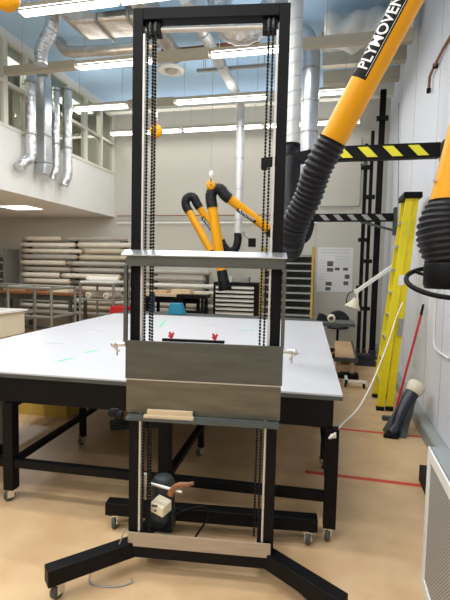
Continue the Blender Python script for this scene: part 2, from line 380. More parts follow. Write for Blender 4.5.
# pipes seen inside the frame
root = thing('ceiling_pipe', 'tan round pipe ending in mid-air at the upper left inside the black frame', 'pipe', (-2.45, 5.2, 4.9))
MB().tube([(0, 0, 0), (0, 1.6, 0)], .10, 20).build('pipe', 'foil_tan', root); MB().cyl((0, 1.55, 0), (0, 1.62, 0), .115, n=20).cyl((0, .6, 0), (0, .64, 0), .112, n=20).cyl((0, .62, .1), (0, .62, .4), .008, n=6).build('collar', 'grey', root)
root = thing('ceiling_pipe', 'long thin pipe running back under the ceiling then straight down to the far yellow arm', 'pipe', (-1.85, 5.4, 4.9))
MB().tube(smooth_path([(0, 0, 0), (0, 1.5, 0), (0, 3.2, 0), (0, 3.42, -.05), (0, 3.5, -.22), (0, 3.5, -.5), (0, 3.5, -1.6), (0, 3.5, -2.55)], 8), .082, 18).build('pipe', 'duct_w', root)
for z in (-.5, -1.1, -1.7, -2.3): MB().cyl((0, 3.5, z), (0, 3.5, z+.02), .09, n=18).build('seam_ring', 'duct_d', root)
for y in (.8, 1.8, 2.8): MB().cyl((0, y, 0), (0, y+.03, 0), .09, n=18).cyl((0, y+.015, .08), (0, y+.015, .4), .006, n=6).build('hanger', 'duct_d', root)
tag_tube([(-1.56, 6.0, 5.25), (-1.55, 6.0, 5.05), (-1.45, 6.0, 4.83), (-1.25, 6.0, 4.73), (-1.02, 6.0, 4.82), (-.85, 6.0, 5.02), (-.8, 6.0, 5.25)], .17, 'curved_duct', 'foil', 'big curved foil duct sagging from the ceiling inside the frame at upper right', 'duct', ribs=.09, crinkle=.015)
tag_tube([(-2.75, 7.0, 5.05), (-2.2, 7.0, 5.04), (-1.2, 7.0, 5.06)], .06, 'cross_pipe', 'wood_o', 'rusty brown pipe crossing high inside the frame', 'pipe')
tag(MB().box(-2.35, -1.1, 7.55, 7.6, 4.95, 5.0).cyl((-2.2, 7.58, 5), (-2.2, 7.58, ZC), .006, n=6).cyl((-1.2, 7.58, 5), (-1.2, 7.58, ZC), .006, n=6).build('cable_tray', 'grey'), 'narrow grey cable tray crossing high inside the frame', 'cable tray')
# spiral duct down to the first boom, foil duct down to the second
root = thing('spiral_duct', 'pale vertical spiral duct right beside the black frame', 'duct', (-.47, 4.95, 2.95))
MB().cyl((0, 0, 0), (0, 0, ZC-2.95), .082, n=24).build('pipe', 'duct_w', root)
sp = []
for i in range(0, 400):
    a = i/400*2*PI*16; sp.append((math.cos(a)*.082, math.sin(a)*.082, i/400*(ZC-2.97)+.01))
MB().tube(sp, .0045, 5).build('spiral_seam', 'duct_d', root)
root = thing('foil_duct', 'shiny blue-grey vertical duct right of the pale spiral duct', 'duct', (-.40, 6.9, 2.9))
MB().tube(smooth_path([(0, 0, 0), (0, 0, 1.0), (0, 0, 1.85), (-.04, 0, 2.05), (-.16, 0, 2.2), (-.45, 0, 2.25)], 8), .125, 24).build('pipe', 'duct_d', root)
for z in (.3, .75, 1.2, 1.65): MB().cyl((0, 0, z), (0, 0, z+.025), .132, n=24).build('seam_ring', 'grey', root)
# insulated bag duct at top right
o = MB(); n = 28; vs = []; nx = 26
for i in range(nx):
    x = -.22+i/(nx-1)*1.15
    for k in range(n):
        a = 2*PI*k/n; r = .25+.035*math.sin(3*a+i*.6)+.03*math.sin(i*.9)+.10*max(0, 1-abs(i-nx)/16)*0
        sag = -.06*math.sin(PI*min(1, i/16))
        vs.append((x, 6.75+math.cos(a)*r, 5.01+math.sin(a)*r*.8+sag*(1 if math.sin(a) < 0 else .2)))
fs = [(i*n+k, i*n+(k+1) % n, (i+1)*n+(k+1) % n, (i+1)*n+k) for i in range(nx-1) for k in range(n)]
o.add(vs, fs, 0, True); o.add(vs[:n], [tuple(range(n))]); o.add(vs[-n:], [tuple(range(n))])
tag(o.build('insulated_duct', 'silver_bag'), 'baggy silver insulated duct under the ceiling at top right', 'duct')

# ================================================================ BOOMS with hazard stripes
def boom(x0, x1, y, z0, z1, stripe, n, name_l, s0, brace=True):
    root = thing('wall_boom', name_l, 'boom', (XR, y, (z0+z1)/2)); h = (z1-z0)
    MB().box(x0-XR, x1-XR, -.05, .05, -h/2, h/2).build('beam', 'black', root, .006)
    st = MB(); sw = h*1.15
    for i in range(n):
        a = s0-XR+i*(x1-s0-.06)/n
        st.prism([(a, -.052, h*.36), (a+sw*.62, -.052, h*.36), (a+sw*1.22, -.052, -h*.36), (a+sw*.6, -.052, -h*.36)], (0, .002, 0))
    st.build('hazard_stripe', stripe, root)
    bk = MB().box(-.06, 0, -.09, .09, -h*(2.2 if brace else .6), h*(1.2 if brace else .6))
    if brace: bk.beam((-.05, 0, -h*1.6), (-.6, 0, -h*.5), .04, .04)
    bk.build('wall_bracket', 'dgrey' if brace else 'black', root)
    return root
b1 = boom(-.16, .97, 4.8, 2.755, 2.895, 'haz', 4, 'black boom with yellow hazard stripes reaching out from the right wall', -.03, False)
bx = MB(); bx.prism([(-.16-XR, -.05, .07), (-.16-XR, -.05, -.07), (-.75-XR, -.05, -.10), (-.75-XR, -.05, -.02), (-.5-XR, -.05, .0)], (0, .1, 0))
bx.box(-.76-XR, -.70-XR, -.04, .04, -.13, -.02).cyl((-.47-XR, .15, .06), (-.47-XR, .15, .16), .10, n=20)
bx.build('swivel_arm', 'black', b1)
MB().tube(smooth_path([(-.47-XR, .15, .1), (-.50-XR, .02, -.02), (-.52-XR, -.12, -.1)], 8), .095, 18).build('duct_elbow', 'rubber', b1)
MB().beam((.30-XR, 0, -.075), (.30-XR, 0, -.11), .02, .02).beam((.30-XR, 0, -.11), (.24-XR, 0, -.11), .015, .015).build('stop_pin', 'dgrey', b1)
b2 = boom(-.37, .98, 8.2, 2.50, 2.635, 'hazg', 5, 'farther black boom with grey stripes on the right wall behind the ladder', -.25)
MB().box(-.50-XR, -.34-XR, -.08, .08, -.06, .06).cyl((-.42-XR, 0, .05), (-.42-XR, 0, .25), .012, n=8).cyl((-.42-XR, 0, -.2), (-.42-XR, 0, -.05), .03, n=8).build('end_bracket', 'black', b2)

# ================================================================ EXTRACTION ARMS
# big arm (hangs from first boom)
root = thing('extraction_arm', 'big yellow extraction tube with black hose and large printed label at top right', 'extraction arm', (-.046, 3.032, 2.434))
a = V((0, 0, 0)); b = V((.417, -.154, .779)); d = (b-a).normalized(); top = a+d*1.45
MB().tube([a-d*.02, top], .084, 32).build('tube', 'yellow', root)
MB().tube(smooth_path([top-d*.05, top+d*.15, top+d*.2+V((.09, 0, .02)), top+d*.16+V((.22, 0, -.12)), top+V((.30, .0, -.22))], 8), .09, 20).build('top_hose', 'rubber', root)
MB().cyl(top+V((.28, 0, -.2)), top+V((.40, 0, -.26)), .05).build('joint', 'black', root)
hose([a+d*.05, a-d*.14, V((-.13, .10, -.30)), V((-.215, .17, -.47)), V((-.25, .26, -.60)), V((-.285, .52, -.60)), V((-.335, .95, -.36)), V((-.375, 1.35, 0)), V((-.395, 1.66, .30))], .098, .036, 'flexible_hose', 'rubber', root, .13)
view = (V((0, 0, EYE))-V(root.location)).normalized(); nrm = (view-d*view.dot(d)).normalized()
side = d.cross(nrm)
# label wraps the upper-left side of the tube
lab = MB(); ang0, ang1 = -1.36, .02; L0, L1 = .42, .98; vs = []; K = 10
for q in range(K+1):
    an = ang0+(ang1-ang0)*q/K; off = nrm*math.cos(an)+side*math.sin(an)
    for L_ in (L0, L1): vs.append(a+d*L_+off*.0855)
lab.add(vs, [(2*i, 2*i+1, 2*i+3, 2*i+2) for i in range(K)])
lb = lab.build('label', 'black_m', root)
cu_n = nrm*math.cos(.62)-side*math.sin(.62)
lt = lettering('PLYMOVENT', .105, None, a+d*.700+cu_n*.0855, d, cu_n, 'white', bold=.0012, fit=.46)
ccen = a+d*.700
bm_ = bmesh.new(); bm_.from_mesh(lt.data); bmesh.ops.triangulate(bm_, faces=bm_.faces)
for _ in range(4):
    le = [e for e in bm_.edges if e.calc_length() > .012]
    if le: bmesh.ops.subdivide_edges(bm_, edges=le, cuts=1); bmesh.ops.triangulate(bm_, faces=bm_.faces)
bm_.to_mesh(lt.data); bm_.free()
for v in lt.data.vertices:     # wrap the letters round the tube
    rel = v.co-a; al = rel.dot(d); pe = rel-d*al; hh = pe.dot(cu_n); s_ = pe.dot(d.cross(cu_n)); th = s_/.0855
    v.co = a+d*al+(cu_n*math.cos(th)+d.cross(cu_n)*math.sin(th))*(.0868+(hh-.0875))
lt.parent = lb
bl = MB()
for an in (-1.2, -.10):
    off = (nrm*math.cos(an)+side*math.sin(an))*.0862; bl.tube([a+d*(L0+.02)+off, a+d*(L1-.02)+off], .0012, 6)
bl.build('label_line', 'white', lb)
MB().cyl(a-d*.0, a+d*.03, .088, n=28).build('clamp_band', 'black', root)

# near arm at right edge with suction hood
root = thing('extraction_arm', 'yellow extraction arm cut by the right edge, with bulging black hose and round hood', 'extraction arm', (.436, 1.849, 1.604))
p0 = V((-.012, .02, .292)); p1 = V((.085, .06, .77)); dd = (p1-p0).normalized()
MB().tube([p0-dd*.05, p0+dd*1.6], .074, 28).build('tube', 'yellow', root)
MB().cyl(p0+dd*.10-V((.074, .02, 0)), p0+dd*.10-V((.082, .022, 0)), .008).build('rivet', 'chrome', root)
MB().tube(smooth_path([p0+dd*1.55, p0+dd*1.75, p0+dd*1.82+V((.15, 0, 0)), V((.44, .06, 2.0)), V((.50, .06, 1.9))], 8), .08, 18).build('top_hose', 'rubber', root)
MB().cyl((.49, .06, 1.87), (.608, .06, 1.85), .06).build('joint', 'black', root)
hose([p0+dd*.02, V((-.014, .016, .23)), V((-.010, .008, .16)), V((0, 0, .06))], .1, .022, 'flexible_hose', 'rubber', root, .10, prof=lambda t: .080+.036*math.sin(PI*min(1, t*1.02)))
MB().lathe((0, 0, .085), (0, 0, -1), [(.02, 0), (.09, 0), (.095, .01), (.095, .085), (.088, .10), (.02, .10)], 28).build('hood', 'black', root)
hr = MB().tube([(math.cos(i/32*2*PI)*.155, math.sin(i/32*2*PI)*.155*.9, .012+math.sin(i/32*2*PI)*.155*.35) for i in range(32)], .0095, 8, closed=True)
for a_ in (0.3, 2.4, 4.6): hr.beam((.085*math.cos(a_), .085*math.sin(a_), .03), (.155*math.cos(a_), .14*math.sin(a_), .012+.054*math.sin(a_)), .018, .01)
hr.build('handle_ring', 'black', root)

# far pair of arms
def far_arm(label, elbow, low, pin, r, rootname, hood_to, extra, es):
    E = V(elbow); root = thing('extraction_arm', label, 'extraction arm', elbow, 0)
    l = V(low)-E; p = V(pin)-E; l0 = l.normalized(); p0_ = p.normalized()
    sa_ = V(es[0]); sb_ = V(es[1]); MB().tube([sa_, l], r, 20).build('lower_tube', 'yellow', root)
    up = MB().tube([sb_, p], r*.95, 20).build('upper_tube', 'yellow', root)
    da = (l-sa_).normalized(); db = (p-sb_).normalized()
    hose([sa_+da*.14, sa_, *[V(q) for q in es[2]], sb_, sb_+db*.10], r*1.18, .035, 'elbow_hose', 'rubber', root)
    for e in extra:
        hose([V(q)-E for q in e], r*1.1, .035, 'joint_hose', 'rubber', root)
    n_ = (V((0, 0, EYE))-E).normalized(); n_ = (n_-p0_*n_.dot(p0_)).normalized()
    mid = p*.55+n_*r*.97
    q = p0_*(p.length*.12); s_ = n_.cross(p0_)*r*.45
    lb = MB().hexa([mid-q*1.3-s_, mid+q*1.3-s_, mid+q*1.3+s_, mid-q*1.3+s_], [x+n_*.004 for x in (mid-q*1.3-s_, mid+q*1.3-s_, mid+q*1.3+s_, mid-q*1.3+s_)]).build('label', 'black_m', root)
    lettering('PLYMOVENT', r*.8, lb, mid+n_*.006, p0_ if p0_.x > 0 else -p0_, n_, 'white', fit=q.length*2.2)
    hd = V(hood_to)-E
    MB().tube([l-l0*.03, (l+hd)/2, hd], [r*1.05, r*1.1, r*1.12], 18).build('hood_hose', 'rubber', root)
    dh = (hd-l).normalized()
    MB().lathe(hd-dh*.02, dh, [(r*1.1, 0), (r*1.2, .05), (r*1.35, .12), (r*1.35, .16), (r*1.1, .15)], 20).build('hood', 'black', root)
    return root
far_arm('yellow extraction arm with black elbow behind the frame, nearer of the far pair', (-1.95, 7.3, 2.88), (-1.775, 7.3, 1.58), (-1.00, 7.7, 2.27), .082, 'a', (-1.74, 7.3, 1.42),
        [[(-1.08, 7.66, 2.32), (-.98, 7.72, 2.24), (-.86, 7.78, 2.17), (-.66, 7.95, 2.13), (-.48, 8.1, 2.22), (-.42, 8.2, 2.42), (-.42, 8.2, 2.5)]],
        ((-.035, 0, -.10), (.19, .04, -.03), [(-.03, 0, .0), (.04, .01, .07), (.12, .02, .06)]))
far_arm('slimmer yellow extraction arm farther back, hung from the thin vertical pipe', (-2.80, 8.6, 2.98), (-2.28, 8.5, 1.95), (-2.14, 8.85, 2.12), .075, 'b', (-2.24, 8.5, 1.86),
        [[(-2.18, 8.84, 2.2), (-2.12, 8.86, 2.08), (-2.02, 8.9, 1.99), (-1.90, 8.9, 2.03), (-1.85, 8.9, 2.2), (-1.85, 8.9, 2.36)]],
        ((-.05, 0, -.12), (.16, .05, -.07), [(-.05, 0, .0), (.02, .02, .06), (.10, .03, .04)]))
rt = thing('fan_switch', 'small black motor box on a bracket right of the thin vertical pipe', 'switch box', (-1.56, 8.9, 2.08))
MB().box(-.07, .07, -.06, .06, 0, .17).build('box', 'black', rt, .01); MB().beam((-.05, 0, .14), (-.20, 0, .26), .03, .03).box(-.30, -.16, -.03, .03, .22, .30).build('bracket', 'grey', rt)

# tool balancers (yellow pulleys on wires)
def balancer(x, y, z, label, r=.08, ztop=ZC):
    root = thing('tool_balancer', label, 'balancer', (x, y, z), math.radians(14), 'yellow tool balancers hung on wires')
    MB().lathe((0, .04, 0), (0, -1, 0), [(0, 0), (r*.8, 0), (r, .02), (r, .06), (r*.8, .08), (r*.3, .085), (0, .085)], 28).build('drum', 'yellow', root)
    MB().cyl((0, -.045, 0), (0, -.055, 0), r*.22).box(-.012, .012, -.05, .03, r*.6, r*1.5).build('hub', 'wood_o', root)
    MB().tube([(.018*math.sin(t/12*2*PI), 0, r*1.5+.03+.03*math.cos(t/12*2*PI)) for t in range(12)], .006, 6, closed=True).box(-.02, .02, -.015, .015, r*1.5+.05, r*1.5+.11).build('hook', 'chrome', root)
    MB().cyl((0, 0, r*1.5+.1), (0, 0, ztop-z), .004, n=6).build('wire', 'grey', root)
    return root
balancer(-2.236, 5.5, 3.368, 'yellow pulley balancer with red hub near the frame\'s left chains')
balancer(-1.97, 7.22, 2.995, 'small yellow balancer right above the black elbow of the far arm', .075)
balancer(-2.24, 2.8, 3.47, 'large yellow balancer cut off at the top left corner', .085)

# ================================================================ BACK WALL: poster, pipes, columns
rt = thing('poster', 'white notice poster with small grey photos on the back wall', 'poster', (.065, YB-.004, 1.66))
MB().box(-.37, .37, -.004, 0, -.48, .48).build('sheet', 'paper', rt)
p = MB()
for (x, z, wx, wz) in ((-.10, .13, .13, .11), (-.10, .0, .13, .08), (.05, .02, .1, .06), (.22, .02, .1, .06), (.26, -.14, .1, .09), (.24, -.28, .1, .08), (-.12, -.30, .13, .08), (-.13, -.41, .11, .07)):
    p.box(x-wx/2, x+wx/2, -.007, -.004, z-wz/2, z+wz/2)
p.build('photo', 'photo', rt)
p = MB()
for z in (.42, .36): p.box(-.3, .3, -.006, -.004, z, z+.012)
for z in (.25, .22, .19, .15, .12, .08): p.box(.0, .32, -.006, -.004, z, z+.006)
for z in (.2, .14, .08, .0, -.1, -.16, -.22): p.box(-.33, -.2, -.006, -.004, z, z+.006)
p.box(-.02, .33, -.006, -.004, .29, .297)
p.build('printed_text', 'pencil', rt)['kind'] = 'stuff'
tag(MB().tube([(-5.0, 9.93, 2.83), (XR-.02, 9.93, 2.83)], .012, 8).build('wall_pipe', 'wood_o'), 'upper of two thin pipes along the back wall', 'pipe', 'thin pipes along the back wall')
tag(MB().tube([(-5.0, 9.94, 2.66), (-.35, 9.94, 2.66)], .014, 8).build('wall_pipe', 'white'), 'lower pale pipe along the back wall', 'pipe', 'thin pipes along the back wall')
tag(MB().tube(smooth_path([(.52, 9.93, 4.4), (.52, 9.93, 3.5), (.52, 9.93, 3.1), (.50, 9.93, 3.02), (.42, 9.93, 3.0), (-.3, 9.93, 3.0)], 6), .016, 8).build('wall_conduit', 'grey'), 'grey conduit bent at a right angle on the back wall above the poster', 'pipe')
# black steel columns in the far right corner
def column(x, y, h, w_, label, knobs):
    rt = thing('steel_column', label, 'column', (x, y, 0), 0, 'black columns in the far right corner')
    MB().box(-w_/2, w_/2, -.05, .05, 0.02, h).build('post', 'black', rt, .005)
    MB().box(-w_*.9, w_*.9, -.14, .14, 0, .03).box(-w_*.6, w_*.6, -.1, .1, .02, .16).build('base', 'navy', rt, .01)
    k = MB()
    for z in knobs: k.box(-w_/2-.05, w_/2+.05, -.08, .02, z, z+.07).cyl((-w_/2-.04, -.07, z+.03), (-w_/2-.04, -.12, z+.03), .018, n=8)
    k.build('clamp', 'black_m', rt)
column(.55, 9.0, 4.02, .065, 'black column with knobs, leftmost of the three in the far right corner', (3.9, 3.55, 2.2, 1.3))
column(.655, 9.0, 4.25, .06, 'middle black column in the far right corner', (3.0, 1.8, .9))
column(.80, 8.9, 4.95, .105, 'tallest and thickest black column, by the right wall in the far corner', (4.4, 2.6))
tag(MB().box(.42, .80, 8.1, 8.45, 0, .10).box(.48, .74, 8.15, 8.4, .10, .18).build('floor_box', 'navy'), 'dark box on the floor at the foot of the black columns', 'box')

# ================================================================ FABRIC ROLLS ON THE BACK WALL RACK
def rollrack(x0, x1, posts, z1, label):
    rt = thing('roll_rack', label, 'rack', ((x0+x1)/2, 9.8, 0), 0, 'racks against the back wall'); cx = (x0+x1)/2
    for x in posts:
        o = MB().box(x-cx-.035, x-cx+.035, .08, .15, 0, z1).build('upright', 'dgrey', rt)
        a_ = MB(); z = .42
        while z < z1-.02: a_.box(x-cx-.012, x-cx+.012, -.20, .08, z, z+.02); z += .148
        a_.build('arm', 'dgrey', o)
rollrack(-7.6, -4.3, (-7.35, -6.05, -4.75), 2.24, 'dark rack of rolls on the back wall at left of the frame')
rollrack(-4.2, -2.4, (-4.0, -2.75), 1.52, 'lower dark rack of rolls seen through the black frame')
proto = None; k = 0
def roll(x0, x1, z, r, mi, label, y=9.68):
    rt = thing('fabric_roll', label, 'roll', ((x0+x1)/2, y, z), 0, 'fabric rolls on the back wall racks'); L = (x1-x0)/2
    MB().lathe((-L, 0, 0), (1, 0, 0), [(r*.45, 0), (r, .002), (r, .3*L), (r*.97, .31*L), (r*.98, 1.99*L), (r, 2*L), (r*.45, 2*L)], 16).build('wrapping', ROLLS[mi], rt)
    MB().cyl((-L-.04, 0, 0), (L+.04, 0, 0), r*.46, n=12).build('core', 'tan', rt)
rows1 = [.42+.148*i for i in range(13)]
ordn = ['lowest', 'second', 'third', 'fourth', 'fifth', 'sixth', 'seventh', 'eighth', 'ninth', 'tenth', 'eleventh', 'second from top', 'topmost']
rng = random.Random(3)
for i, z in enumerate(rows1[:13]):
    cuts = [-7.5+rng.uniform(0, .12)]; cuts.append(cuts[0]+rng.uniform(1.1, 1.7)); cuts.append(min(-4.3, cuts[1]+rng.uniform(1.3, 1.9)))
    for j in range(2):
        mi = rng.choice([0, 1, 1, 0, 2, 3]) if not (i == 5 and j == 1) else 4
        r = rng.uniform(.050, .062)
        roll(cuts[j]+.05, cuts[j+1]-.05, z+.022+r, r, mi, '%s wrapped roll, %s row of the left wall rack, %s' % (ROLL_NAMES[mi], ordn[i], 'left' if j == 0 else 'right'))
for i, z in enumerate(rows1[:8]):
    r = rng.uniform(.045, .06); mi = rng.choice([0, 1, 1, 2]); x1 = rng.uniform(-2.95, -2.45)
    roll(-4.15, x1, z+.022+r, r, mi, '%s wrapped roll on the lower rack seen through the frame, %s row' % (ROLL_NAMES[mi], ordn[i] if i < 7 else 'topmost'))

# left far shelf (cut by the left edge)
rt = thing('shelf_unit', 'grey shelf unit with long boards at the far left edge', 'shelf', (-8.1, 9.6, 0))
MB().box(-.5, -.45, -.25, .25, 0, 2.0).box(.42, .47, -.25, .25, 0, 2.0).build('side_panel', 'grey_t', rt)
for z in (.5, .9, 1.25, 1.45, 1.65, 1.85): MB().box(-.45, .42, -.24, .24, z, z+.04).build('shelf', 'grey', rt)

# ================================================================ FAR FURNITURE
def tube_frame(x0, x1, y0, y1, zs, label, r=.022, top=None):
    cx, cy = (x0+x1)/2, (y0+y1)/2
    rt = thing('tubular_frame', label, 'frame table', (cx, cy, 0), 0, 'grey tube frames at far left'); X = (x1-x0)/2; Y = (y1-y0)/2
    for sx in (-1, 1):
        for sy in (-1, 1): MB().cyl((sx*X, sy*Y, 0), (sx*X, sy*Y, zs[-1]), r, n=10).build('post', 'grey_t', rt)
    for z in zs:
        q = MB()
        for sy in (-1, 1): q.cyl((-X, sy*Y, z), (X, sy*Y, z), r, n=10)
        for sx in (-1, 1): q.cyl((sx*X, -Y, z), (sx*X, Y, z), r, n=10)
        q.build('rail', 'grey_t', rt)
    if top: MB().box(-X, X, -Y, Y, zs[-1]+.02, zs[-1]+.05).build('top', top, rt)
    return rt
tube_frame(-5.98, -5.05, 7.4, 8.2, (.66, 1.20), 'grey tube frame standing left of the white table, nearest of the frames', .028)
tube_frame(-5.0, -4.25, 8.3, 9.0, (.5, .95, 1.28), 'grey tube frame with a pale top just left of the black post', .025, 'white')
tube_frame(-7.3, -6.15, 7.6, 8.4, (.5, 1.2), 'grey tube frame at the far left edge', .025)
for x0, x1, y, z, mi, lb in ((-5.9, -4.9, 8.55, 1.395, 1, 'white roll lying across the pale-topped tube frame'), ):
    roll(-4.98, -4.28, 1.375, .045, 1, lb, 8.55)
for x, lb in ((-4.85, 'left one of two white rolls lying inside the pale-topped tube frame'), (-4.45, 'right one of two white rolls lying inside the pale-topped tube frame')):
    rt = thing('fabric_roll', lb, 'roll', (x, 8.65, .975+.065)); MB().cyl((0, -.3, 0), (0, .3, 0), .065, n=16).build('wrapping', ROLLS[1], rt); MB().cyl((0, -.32, 0), (0, .32, 0), .03, n=12).build('core', 'tan', rt)
# white topped cart at left
rt = thing('white_cart', 'white boxy cart at the left edge beyond the white table', 'cart', (-5.78, 6.6, 0))
MB().box(-.5, .5, -.35, .35, .42, .82).build('cabinet', 'cream', rt, .01); MB().box(-.54, .54, -.38, .38, .82, .85).build('top', 'white', rt)
for sx in (-.46, .46):
    for sy in (-.3, .3): MB().box(sx-.02, sx+.02, sy-.02, sy+.02, 0, .42).build('leg', 'grey_t', rt)
# wooden benches
def bench(x0, x1, y, z, label, top='wood', leg='black'):
    rt = thing('work_bench', label, 'bench', ((x0+x1)/2, y, 0)); X = (x1-x0)/2
    MB().box(-X, X, -.35, .35, z-.05, z).build('top', top, rt)
    for sx in (-1, 1):
        for sy in (-.3, .3): MB().box(sx*(X-.08)-.03, sx*(X-.08)+.03, sy-.03, sy+.03, 0, z-.05).build('leg', leg, rt)
    MB().box(-X+.08, X-.08, -.32, -.28, .25, .31).box(-X+.08, X-.08, -.30, -.26, z-.17, z-.05).build('stretcher', leg, rt)
    return rt
bench(-3.75, -2.5, 8.95, 1.10, 'wood topped workbench with black legs, seen through the frame')
bench(-7.4, -5.3, 8.85, 1.05, 'long wood topped bench at the far left under the rolls', 'wood_o', 'dgrey')
for i, (x, hx, hz, mt, lb) in enumerate(((-7.0, .2, .10, 'tan', 'tan carton on the far left bench, leftmost'), (-6.45, .16, .14, 'wood_o', 'orange-brown carton on the far left bench, middle'), (-5.8, .22, .08, 'cream', 'low cream carton on the far left bench, rightmost'))):
    tag(MB().box(x-hx, x+hx, 8.75, 9.05, 1.05, 1.05+hz).build('carton', mt, bevel=.005), lb, 'box', 'cartons on the benches')
for x, hx, hz, mt, lb in ((-3.45, .14, .06, 'tan', 'flat tan carton on the bench seen through the frame, left'), (-3.0, .2, .09, 'wood', 'pale wooden block on the bench seen through the frame, middle')):
    tag(MB().box(x-hx, x+hx, 8.8, 9.05, 1.10, 1.10+hz).build('carton', mt, bevel=.005), lb, 'box', 'cartons on the benches')
# bobbin machine (dark stand with open frame)
rt = thing('machine_stand', 'black open machine stand beside the blue bin', 'machine stand', (-2.62, 8.45, 0))
for sx in (-.22, .22):
    for sy in (-.12, .12): MB().box(sx-.025, sx+.025, sy-.02, sy+.02, 0, 1.05).build('leg', 'black', rt)
MB().box(-.3, .3, -.15, .15, 1.05, 1.12).box(-.2, .2, -.1, .1, .75, .8).build('top', 'black', rt)
# drawer cabinet
rt = thing('drawer_cabinet', 'black tool cabinet with pale drawer fronts behind the white table', 'cabinet', (-1.93, 9.3, 0))
MB().box(-.46, .46, -.2, .25, .08, 1.36).build('body', 'black', rt, .01)
z = .16
for i in range(13):
    d_ = MB().box(-.40, .40, -.23, -.2, z, z+.052).build('drawer', 'white', rt); MB().box(-.39, .39, -.245, -.23, z+.042, z+.052).build('handle', 'chrome', d_); z += .089
for sx in (-.4, .4): MB().cyl((sx, -.1, 0.04), (sx+.03, -.1, .04), .04).box(sx-.02, sx+.02, -.12, -.08, .04, .09).build('caster', 'black', rt)
for x, mt, lb in ((-2.1, 'white', 'small white box on the black tool cabinet'), (-1.75, 'grey', 'small grey box on top of the black tool cabinet')):
    tag(MB().box(x-.09, x+.09, 9.2, 9.4, 1.36, 1.47).build('small_box', mt, bevel=.004), lb, 'box')
# yellow-post rack
rt = thing('storage_rack', 'shelf rack with yellow posts and grey shelves behind the right post', 'rack', (-.86, 9.1, 0))
for sx in (-.50, .50):
    for sy in (-.2, .2): MB().box(sx-.02, sx+.02, sy-.02, sy+.02, 0, 2.1).build('post', 'yel3', rt)
for i in range(11):
    z = .45+i*.145; MB().box(-.48, .48, -.22, .22, z, z+.03).build('shelf', 'grey', rt)
MB().box(-.48, .48, .19, .2, .45, 1.95).build('back_panel', 'dgrey', rt)
# blue chair
rt = thing('office_chair', 'blue office chair beyond the white table, seen through the frame', 'chair', (-3.22, 8.35, 0), .5)
MB().box(-.23, .23, -.22, .22, .62, .69).build('seat', 'bluef', rt, .03); MB().box(-.24, -.17, -.2, .2, .78, 1.16).build('backrest', 'bluef', rt, .03)
MB().cyl((0, 0, .1), (0, 0, .62), .03).beam((-.2, 0, .64), (-.22, 0, .9), .05, .02).build('column', 'black', rt)
q = MB()
for i in range(5):
    a_ = i*2*PI/5; q.beam((0, 0, .1), (.28*math.cos(a_), .28*math.sin(a_), .07), .04, .03)
    q.cyl((.28*math.cos(a_), .28*math.sin(a_)-.015, .035), (.28*math.cos(a_), .28*math.sin(a_)+.015, .035), .035)
q.build('star_base', 'black', rt)

# dark bench behind the white table and things on it
rt = thing('dark_bench', 'dark grey bench along the far end of the white table', 'bench', (-1.48, 6.95, 0))
MB().box(-1.9, 1.84, -.24, .24, .84, .885).build('top', 'dgrey', rt, .005)
for x in (-1.8, 0, 1.25):
    for y in (-.18, .18): MB().box(x-.03, x+.03, y-.03, y+.03, 0, .84).build('leg', 'dgrey', rt)
tag(MB().hexa([(-2.57, 6.9, .885), (-2.31, 6.9, .885), (-2.31, 7.1, .885), (-2.57, 7.1, .885)], [(-2.55, 6.92, 1.06), (-2.37, 6.92, 1.06), (-2.37, 7.08, 1.06), (-2.55, 7.08, 1.06)]).build('plastic_bin', 'blue', bevel=.01), 'blue plastic bin beyond the far edge of the white table', 'bin')
rt = thing('stool', 'office stool with dark rounded back at the far right of the table', 'chair', (.16, 9.4, 0))
bp = [(.25*math.cos(t*PI/12), 0, .27*math.sin(t*PI/12)) for t in range(13)]
MB().prism([V(p)+V((0, .02, .57)) for p in bp], (0, .05, 0)).build('backrest', 'navy', rt, .02)
MB().lathe((0, -.2, .50), (0, 0, 1), [(0, 0), (.2, 0), (.22, .03), (.2, .07), (0, .08)]).build('seat', 'navy', rt)
MB().cyl((0, -.2, .05), (0, -.2, .5), .025).beam((0, -.1, .52), (0, .04, .72), .05, .02).build('column', 'black', rt)
q = MB()
for i in range(5):
    a_ = i*2*PI/5+.3; q.beam((0, -.2, .09), (.25*math.cos(a_), .25*math.sin(a_)-.2, .05), .04, .03); q.cyl((.25*math.cos(a_), .25*math.sin(a_)-.215, .03), (.25*math.cos(a_), .25*math.sin(a_)-.185, .03), .03)
q.build('star_base', 'black', rt)
tag(MB().hexa([(-.20, 6.95, .886), (.03, 6.95, .886), (.03, 7.12, .886), (-.20, 7.12, .886)], [(-.17, 6.98, .99), (-.11, 6.98, .99), (-.09, 7.08, .98), (-.17, 7.08, .99)]).build('tool_bag', 'black_m', bevel=.01), 'small black bag at the far right end of the dark bench', 'bag')
rt = thing('tape_roll', 'roll of cream tape at the far right corner of the table', 'tape', (.02, 6.80, .925))
MB().lathe((0, -.03, .02), (0, 1, 0), [(.03, 0), (.06, 0), (.06, .05), (.03, .05), (.03, 0)], 20).build('tape', 'cream', rt); MB().lathe((0, -.032, .02), (0, 1, 0), [(.022, 0), (.032, 0), (.032, .054), (.022, .054), (.022, 0)], 16).build('core', 'wood_o', rt)
